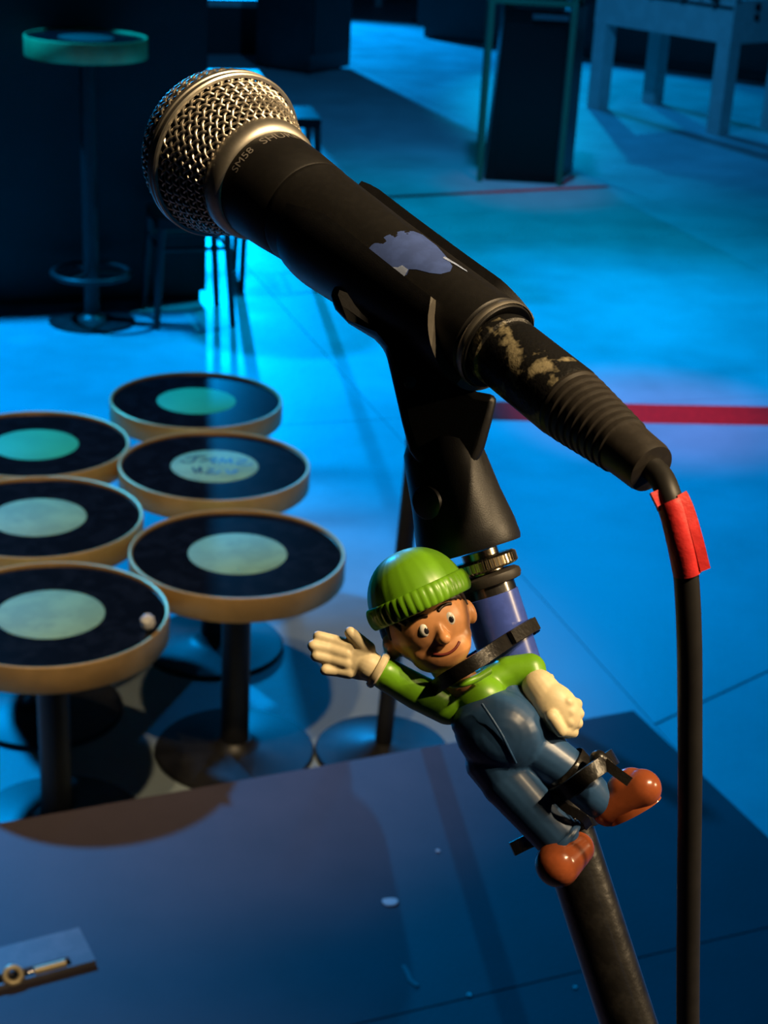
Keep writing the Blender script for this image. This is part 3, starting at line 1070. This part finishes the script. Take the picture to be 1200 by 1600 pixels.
def plug_pt(s):
    return TAIL - PA * s


shell = [(9.3, -1.0), (9.8, 0.0), (10.2, 1.2), (10.1, 3), (9.4, 3.6), (9.5, 4.6), (9.9, 6), (9.9, 30.5), (9.6, 31.5), (8.4, 31.8)]
MB().lathe([(r * mm, s * mm) for r, s in shell], TAIL, -PA, 56).build('plug_shell', M['xlr'], cable)
boot = [(8.6, 31.0), (9.5, 31.2), (9.7, 32.4), (9.3, 33.4)]
s = 34.0
LB = PLL / mm
for i in range(8):
    k = (s - 34) / (LB - 42)
    r = 9.5 - 2.5 * k
    boot += [(r, s), (r, s + 1.3), (r - 0.55, s + 1.55), (r - 0.6, s + 1.9)]
    s += (LB - 44) / 8
boot += [(6.9, LB - 9), (6.6, LB - 1.5), (6.2, LB), (3.4, LB + 0.3)]
MB().lathe([(r * mm, s_ * mm) for r, s_ in boot], TAIL, -PA, 48).build('strain_relief', M['rubber'], cable, smooth=30)
cpts = [TAIL - PA * (PLL - 0.004), TAIL - PA * (PLL + 0.003), C(1046, 778, 0.381), C(1062, 838, 0.3815), C(1072, 900, 0.384), C(1077, 1000, 0.389), C(1078, 1120, 0.397), C(1078, 1250, 0.405), C(1076, 1400, 0.415), C(1075, 1600, 0.43), C(1078, 1900, 0.452)]
lp = cpts[-1]
cpts += [Vector((lp.x + 0.02, lp.y - 0.02, 1.2)), Vector((lp.x + 0.03, lp.y, 0.6)), Vector((lp.x + 0.04, lp.y - 0.03, SH + 0.06)), Vector((lp.x + 0.1, lp.y - 0.12, SH + 0.008)), Vector((lp.x + 0.3, lp.y - 0.3, SH + 0.005)), Vector((lp.x + 0.35, lp.y - 0.7, SH + 0.005))]
MB().tube(smooth_path(cpts, 8), 0.00305, 20).build('cord', M['cable'], cable)
rs = smooth_path([C(1037, 764, 0.381), C(1052, 797, 0.3805), C(1064, 845, 0.381), C(1074, 895, 0.3835)], 8)
nrs = len(rs)
# red tape: folded round the cord with a flag that overhangs to the right
flag, wv = [], []
for i, p in enumerate(rs):
    t = (rs[min(i + 1, nrs - 1)] - rs[max(i - 1, 0)]).normalized()
    sd_ = t.cross(FW).normalized()
    if sd_.dot(RT) < 0:
        sd_ = -sd_
    flag.append(p + sd_ * (0.0026 + 0.0012 * i / nrs) - FW * 0.0018)
    wv.append((sd_ + FW * 0.2).normalized())
MB().tube(rs[5:], 0.00345, 28).build('red_tape', M['red_sleeve'], cable, smooth=50)
MB().ribbon(flag[4:], 0.0026, 0.0016, wv[4:]).build('tape_flap', M['red_sleeve'], cable, smooth=50)
lf = [p - sd_ * 0.0026 - FW * 0.0008 for p in rs[:8]]
MB().ribbon(lf, 0.002, 0.0012, wv[:8]).build('tape_flap', M['red_sleeve'], cable, smooth=50)

# ================================================================== TOY FIGURE (plain generic doll)
toy = thing('toy_figure', 'small plastic toy figure in green cap and blue overclothes waving from the stand', 'toy figure', C(840, 1340, 0.432))
D0 = 0.428


def c3(u, v, d=D0):
    return C(u, v, d)


def P(n):
    return PX(n, 0.43)


RM = 0.0005
# --- head frame: tilted up-left, facing the camera and slightly right
tilt = math.radians(-24)
hu = (UP * math.cos(tilt) + RT * math.sin(tilt)).normalized()
hz = (-FW)
hs = hu.cross(hz).normalized()               # head's side, right in the picture
hz = (hz * 0.965 + hs * 0.2 - hu * 0.16).normalized()
hs = hu.cross(hz).normalized()
hu = hz.cross(hs).normalized()
HC = c3(668, 970, 0.424)


def hp(a, b, c):
    """head-local px: a right, b up, c forward"""
    return HC + hs * P(a) + hu * P(b) + hz * P(c)


HB = (hs, hu, hz)
mb = MB()
mb.ell(hp(0, 0, 0), (P(66), P(70), P(62)), HB)
mb.ell(hp(0, -42, 16), (P(50), P(38), P(44)), HB)
mb.ell(hp(-26, -34, 26), (P(26), P(22), P(22)), HB)
mb.ell(hp(26, -34, 26), (P(26), P(22), P(22)), HB)
mb.ell(hp(0, -20, 66), (P(11), P(10), P(10)), HB)
mb.cap(hp(0, 4, 56), hp(0, -16, 64), P(6), P(8))
for sx in (-1, 1):
    mb.ell(hp(68 * sx, -16, -8), (P(11), P(21), P(15)), HB)
mb.cap(hp(4, -70, -6), c3(722, 1072, 0.430), P(30), P(30))
mb.build('head', M['skin'], toy, remesh=RM, sm_iter=4)


def face_z(a, b):
    """surface height of the face at head-local a, b (px)"""
    best = 0
    for (ca, cb, cc, ra, rb, rc) in ((0, 0, 0, 66, 70, 62), (0, -42, 16, 50, 38, 44), (-26, -34, 26, 26, 22, 22), (26, -34, 26, 26, 22, 22)):
        q = 1 - ((a - ca) / ra) ** 2 - ((b - cb) / rb) ** 2
        if q > 0:
            best = max(best, cc + rc * math.sqrt(q))
    return best


for sx in (-1, 1):
    ex, ey = 21 * sx, 2
    ew = MB().ell(hp(ex, ey, face_z(ex, ey) - 3), (P(8.5), P(11), P(4.5)), HB).build('eye', M['eyewhite'], toy)
    MB().ell(hp(ex + 1, ey - 1, face_z(ex, ey) - 0.3), (P(4.6), P(6), P(2.6)), HB).build('pupil', M['iris'], ew)
    pts = [hp(ex + k * 6, 21 + 3.2 * (1 - (k / 2.0) ** 2) , face_z(ex + k * 6, 21 + 3.2 * (1 - (k / 2.0) ** 2)) + 0.3) for k in (-2, -1, 0, 1, 2)]
    MB().tube(smooth_path(pts, 4), [P(2.6)] * 17, 10).build('eyebrow', M['hair'], toy)
mo = [hp(a, -45 + 0.016 * a * a, face_z(a, -45 + 0.016 * a * a) - 0.8) for a in (-22, -15, -8, 0, 8, 15, 22)]
MB().tube(smooth_path(mo, 4), [P(2.4)] * 25, 10).build('mouth', M['mouth'], toy)
# hair fringe under the cap
mb = MB()
for a in range(-56, 57, 8):
    b0_ = 40 - 0.006 * a * a
    fz = face_z(a, b0_)
    fz2 = face_z(a + 4, b0_ - 10)
    if fz > 0 and fz2 > 0:
        mb.cap(hp(a, b0_ + 8, fz - 2), hp(a + 5, b0_ - 9, fz2 - 0.5), P(6.5), P(3))
for sx in (-1, 1):
    mb.cap(hp(60 * sx, 30, 6), hp(65 * sx, 0, 6), P(8), P(4))
    mb.ell(hp(50 * sx, 0, -24), (P(22), P(42), P(28)), HB)
mb.build('hair', M['hair'], toy, remesh=RM, sm_iter=3)
# knitted beanie: dome + folded ribbed cuff
cu_ = (hu * 0.985 - hz * 0.2).normalized()
cz_ = cu_.cross(hs)
if cz_.dot(hz) < 0:
    cz_ = -cz_
CC = hp(0, 34, -2)
prof = []
for i in range(15):
    a = math.pi / 2 * i / 14
    prof.append((P(78) * math.cos(a) ** 0.9 if i < 14 else 0.00001, P(82) * math.sin(a)))
MB().lathe(prof, CC, cu_, 64, cap=False, rfun=lambda r, s, t: r * (1 + 0.012 * math.cos(26 * t))).build('cap', M['green'], toy, smooth=60)
cuff = []
for i in range(13):
    a = -math.pi / 2 + math.pi * i / 12
    cuff.append((P(77) + P(6.5) * math.cos(a), P(2) + P(17) * math.sin(a)))
cuff = [(P(68), -P(13))] + cuff + [(P(68), P(17))]
MB().lathe(cuff, CC, cu_, 132, cap=False, rfun=lambda r, s, t: r * (1 + (0.02 * math.cos(44 * t) if r > P(70) else 0))).build('cap_cuff', M['green'], toy, smooth=80)

# --- green jumper: chest and both sleeves, one mesh
mb = MB()
mb.cap(c3(722, 1082, 0.431), c3(800, 1052, 0.434), P(26), P(26))
mb.ell(c3(748, 1092, 0.431), (P(48), P(42), P(44)), (RT, UP, FW))
mb.cap(c3(700, 1104, 0.430), c3(652, 1081, 0.426), P(29), P(28))
mb.cap(c3(652, 1081, 0.426), c3(601, 1052, 0.422), P(28), P(25.5))
mb.cap(c3(792, 1052, 0.434), c3(828, 1046, 0.434), P(27), P(26))
mb.cap(c3(828, 1046, 0.434), c3(836, 1066, 0.432), P(26), P(22))
mb.build('jumper', M['green'], toy, remesh=RM, sm_iter=5)
MB().tube(smooth_path([c3(694, 1066, 0.4215), c3(716, 1069, 0.4175), c3(740, 1062, 0.418), c3(764, 1048, 0.4225)], 6), P(6), 12).build('collar', M['green'], toy)

# --- blue body warmer and trousers, one mesh
mb = MB()
mb.ell(c3(781, 1143, 0.4285), (P(73), P(66), P(62)), (RT * 0.92 - UP * 0.38, UP * 0.92 + RT * 0.38, FW))
mb.cap(c3(716, 1098, 0.430), c3(760, 1150, 0.4275), P(21), P(40))
mb.cap(c3(795, 1082, 0.4335), c3(800, 1130, 0.428), P(24), P(42))
mb.ell(c3(752, 1120, 0.4275), (P(50), P(34), P(44)), (RT * 0.92 + UP * 0.38, UP * 0.92 - RT * 0.38, FW))
mb.cap(c3(778, 1190, 0.430), c3(790, 1222, 0.429), P(52), P(40))
mb.cap(c3(792, 1220, 0.429), c3(868, 1304, 0.427), P(42), P(37))
mb.cap(c3(830, 1166, 0.431), c3(888, 1205, 0.430), P(42), P(35))
mb.cap(c3(888, 1205, 0.430), c3(934, 1250, 0.431), P(35), P(29))
mb.build('blue_suit', M['blue'], toy, remesh=RM, sm_iter=4)


def belt(pts, r, name, m):
    MB().tube(smooth_path(pts, 6), r, 10).build(name, m, toy)


# turned-up trouser hems
for (u, v, d, du, dv, rp) in ((874, 1311, 0.427, 0.67, 0.74, 39),):
    ax_ = (RT * du - UP * dv).normalized()
    MB().lathe([(P(rp - 8), P(-5)), (P(rp), P(-5)), (P(rp + 2), P(-2)), (P(rp + 2), P(3)), (P(rp), P(6)), (P(rp - 8), P(6))], c3(u, v, d), ax_, 48).build('hem', M['blue'], toy)
# front seam and zip
belt([c3(753, 1100, 0.4188), c3(768, 1122, 0.4176), c3(784, 1148, 0.4172), c3(797, 1174, 0.4184), c3(806, 1192, 0.4208)], P(2.2), 'zip_seam', M['blue'])

# --- waving hand (left in the picture): palm, four fingers, thumb, glove cuff
mb = MB()
mb.ell(c3(562, 1034, 0.4205), (P(33), P(28), P(15)), ((RT * 0.9 - UP * 0.35).normalized(), (UP * 0.9 + RT * 0.35).normalized(), FW))
mb.cap(c3(575, 1040, 0.421), c3(594, 1049, 0.4215), P(24), P(21))
for (a, b, r0, r1) in (((545, 1010, 0.4200), (497, 994, 0.4195), 11, 8.5), ((541, 1022, 0.4195), (489, 1009, 0.4185), 11.5, 9), ((541, 1036, 0.4195), (494, 1025, 0.4185), 11.5, 9), ((545, 1050, 0.4200), (508, 1047, 0.419), 11, 8.5)):
    mid_ = ((a[0] + b[0]) / 2, (a[1] + b[1]) / 2 - 1, (a[2] + b[2]) / 2 + 0.0006)
    mb.cap(c3(*a), c3(*mid_), P(r0), P((r0 + r1) / 2))
    mb.cap(c3(*mid_), c3(*b), P((r0 + r1) / 2), P(r1))
mb.cap(c3(574, 1014, 0.4205), c3(558, 999, 0.4193), P(13), P(11))
mb.cap(c3(558, 999, 0.4193), c3(547, 988, 0.4186), P(11), P(9))
mb.build('waving_hand', M['cream'], toy, remesh=0.00035, sm_iter=4)
ax_ = (RT * 0.87 - UP * 0.5).normalized()
MB().lathe([(P(20), P(-6)), (P(27), P(-6)), (P(30), P(-2)), (P(30), P(3)), (P(27), P(6)), (P(20), P(6))], c3(591, 1047, 0.4215), ax_, 40).build('glove_cuff', M['cream'], toy)

# --- fist on the hip (right in the picture)
mb = MB()
fu = (RT * 0.62 - UP * 0.78).normalized()
fv = (RT * 0.78 + UP * 0.62).normalized()
mb.ell(c3(868, 1106, 0.4285), (P(46), P(35), P(28)), (fu, fv, FW))
mb.cap(c3(842, 1072, 0.4305), c3(856, 1092, 0.4295), P(27), P(30))
for i, (u, v) in enumerate(((902, 1098), (905, 1113), (903, 1128), (896, 1142))):
    mb.cap(c3(u - 16, v - 1, 0.426), c3(u - 1, v + 2, 0.4305), P(10.5), P(9.5))
    mb.cap(c3(u - 1, v + 2, 0.4305), c3(u - 14, v + 4, 0.4345), P(9.5), P(8.5))
mb.cap(c3(862, 1120, 0.4235), c3(876, 1142, 0.4245), P(11), P(10))
mb.build('fist', M['cream'], toy, remesh=0.00035, sm_iter=4)
ax_ = (RT * 0.45 - UP * 0.89).normalized()
MB().lathe([(P(18), P(-5)), (P(25), P(-5)), (P(28), P(-1)), (P(28), P(3)), (P(25), P(6)), (P(18), P(6))], c3(841, 1070, 0.4315), (RT * 0.55 - UP * 0.83).normalized(), 40).build('glove_cuff', M['cream'], toy)

# --- shoes
mb = MB()
mb.cap(c3(872, 1350, 0.4225), c3(902, 1326, 0.4275), P(36), P(27))
mb.cap(c3(884, 1330, 0.426), c3(876, 1318, 0.427), P(30), P(30))
mb.build('shoe', M['brown'], toy, remesh=RM, sm_iter=5)
mb = MB()
mb.cap(c3(950, 1266, 0.431), c3(1003, 1232, 0.428), P(26), P(31))
mb.ell(c3(978, 1226, 0.43), (P(34), P(24), P(26)), ((RT * 0.84 + UP * 0.54), (UP * 0.84 - RT * 0.54), FW))
s2_ = mb.build('shoe', M['brown'], toy, remesh=RM, sm_iter=5)
sx_ = (RT * 0.85 + UP * 0.5).normalized()
sy_ = (RT * 0.5 - UP * 0.85).normalized()
mb = MB()
out_ = [(math.cos(a) * 43 + (5 if math.cos(a) > 0 else 0), math.sin(a) * (26 + 5 * math.cos(a))) for a in [2 * math.pi * k / 28 for k in range(28)]]
cs_ = c3(986, 1260, 0.4295)
fr = [cs_ + sx_ * P(a) + FW * P(b) for a, b in out_]
bk2 = [p + sy_ * P(11) for p in fr]
n_ = len(fr)
mb.add(fr + bk2, [list(range(n_)), list(range(n_, 2 * n_))[::-1]] + [[i, n_ + i, n_ + (i + 1) % n_, (i + 1) % n_] for i in range(n_)])
mb.build('sole', M['brown'], s2_ if False else toy)

# ================================================================== BLACK TIES HOLDING THE TOY
def loop(pts, n=6):
    pts = [Vector(p) for p in pts]
    m = len(pts)
    out = []
    for i in range(m):
        a, b, c, d = pts[i - 1], pts[i], pts[(i + 1) % m], pts[(i + 2) % m]
        for k in range(n):
            t = k / n
            out.append(((b * 2) + (c - a) * t + (a * 2 - b * 5 + c * 4 - d) * t * t + (b * 3 - a - c * 3 + d) * t ** 3) * 0.5)
    return out


wdir = (UP * 0.86 - RT * 0.5).normalized()
tie1 = thing('cable_tie', 'black strap binding the toy at its neck to the blue taped tube', 'strap', c3(740, 1035, 0.42))
MB().ribbon(loop([c3(668, 1082, 0.428), c3(700, 1060, 0.4155), c3(745, 1033, 0.4135), c3(790, 1003, 0.424), c3(832, 977, 0.4455), c3(828, 984, 0.458), c3(770, 1012, 0.4605), c3(715, 1046, 0.452), c3(674, 1077, 0.437)]), PX(22), 0.0011, wdir, closed=True).build('band', M['tie'], tie1, smooth=50)
MB().ribbon(smooth_path([c3(800, 996, 0.4245), c3(822, 983, 0.4300), c3(838, 974, 0.4345)], 5), PX(20), 0.0012, wdir).build('tail', M['tie'], tie1)

tie2 = thing('cable_tie', 'black strap with a knot round the raised leg of the toy', 'strap', c3(905, 1215, 0.42))
MB().ribbon(loop([c3(866, 1243, 0.428), c3(884, 1236, 0.4185), c3(915, 1213, 0.4155), c3(946, 1191, 0.421), c3(958, 1183, 0.432), c3(930, 1205, 0.4645), c3(880, 1238, 0.463), c3(862, 1246, 0.44)]), PX(24), 0.0013, wdir, closed=True).build('band', M['tie'], tie2, smooth=50)
lg = (c3(934, 1250, 0.431) - c3(888, 1205, 0.430)).normalized()
MB().lathe([(P(37.5), P(-16)), (P(38.5), P(-14)), (P(37.5), P(0)), (P(36.5), P(14)), (P(34), P(24))], c3(893, 1207, 0.43), lg, 40, cap=False, rfun=lambda r, s, t: r * (1 + 0.025 * math.sin(5 * t + s * 2600))).build('tape_wrap', M['tie'], tie2, smooth=50)
MB().cap(c3(935, 1186, 0.4215), c3(950, 1196, 0.4225), P(14), P(11)).build('knot', M['tie'], tie2)
MB().ribbon(smooth_path([c3(944, 1192, 0.4205), c3(962, 1206, 0.418), c3(984, 1222, 0.4165)], 5), PX(15), 0.0012, (UP * 0.7 + RT * 0.7).normalized()).build('tail', M['tie'], tie2)
MB().ribbon(smooth_path([c3(868, 1244, 0.4235), c3(884, 1262, 0.421), c3(910, 1276, 0.4225), c3(918, 1290, 0.43)], 5), PX(13), 0.0014, (UP * 0.7 + RT * 0.7).normalized()).build('tail', M['tie'], tie2)

tie3 = thing('cable_tie', 'black strap behind the lowered leg of the toy, its cut end pointing left', 'strap', c3(830, 1318, 0.445))
MB().ribbon(loop([c3(828, 1312, 0.4415), c3(870, 1300, 0.4395), c3(915, 1284, 0.4395), c3(932, 1278, 0.449), c3(915, 1286, 0.4605), c3(860, 1306, 0.4605), c3(834, 1312, 0.452)]), PX(20), 0.0011, (UP * 0.95 - RT * 0.3).normalized(), closed=True).build('band', M['tie'], tie3, smooth=50)
MB().ribbon(smooth_path([c3(842, 1308, 0.441), c3(822, 1316, 0.4405), c3(800, 1327, 0.4395)], 5), PX(22), 0.0012, (UP * 0.9 - RT * 0.4).normalized()).build('tail', M['tie'], tie3)
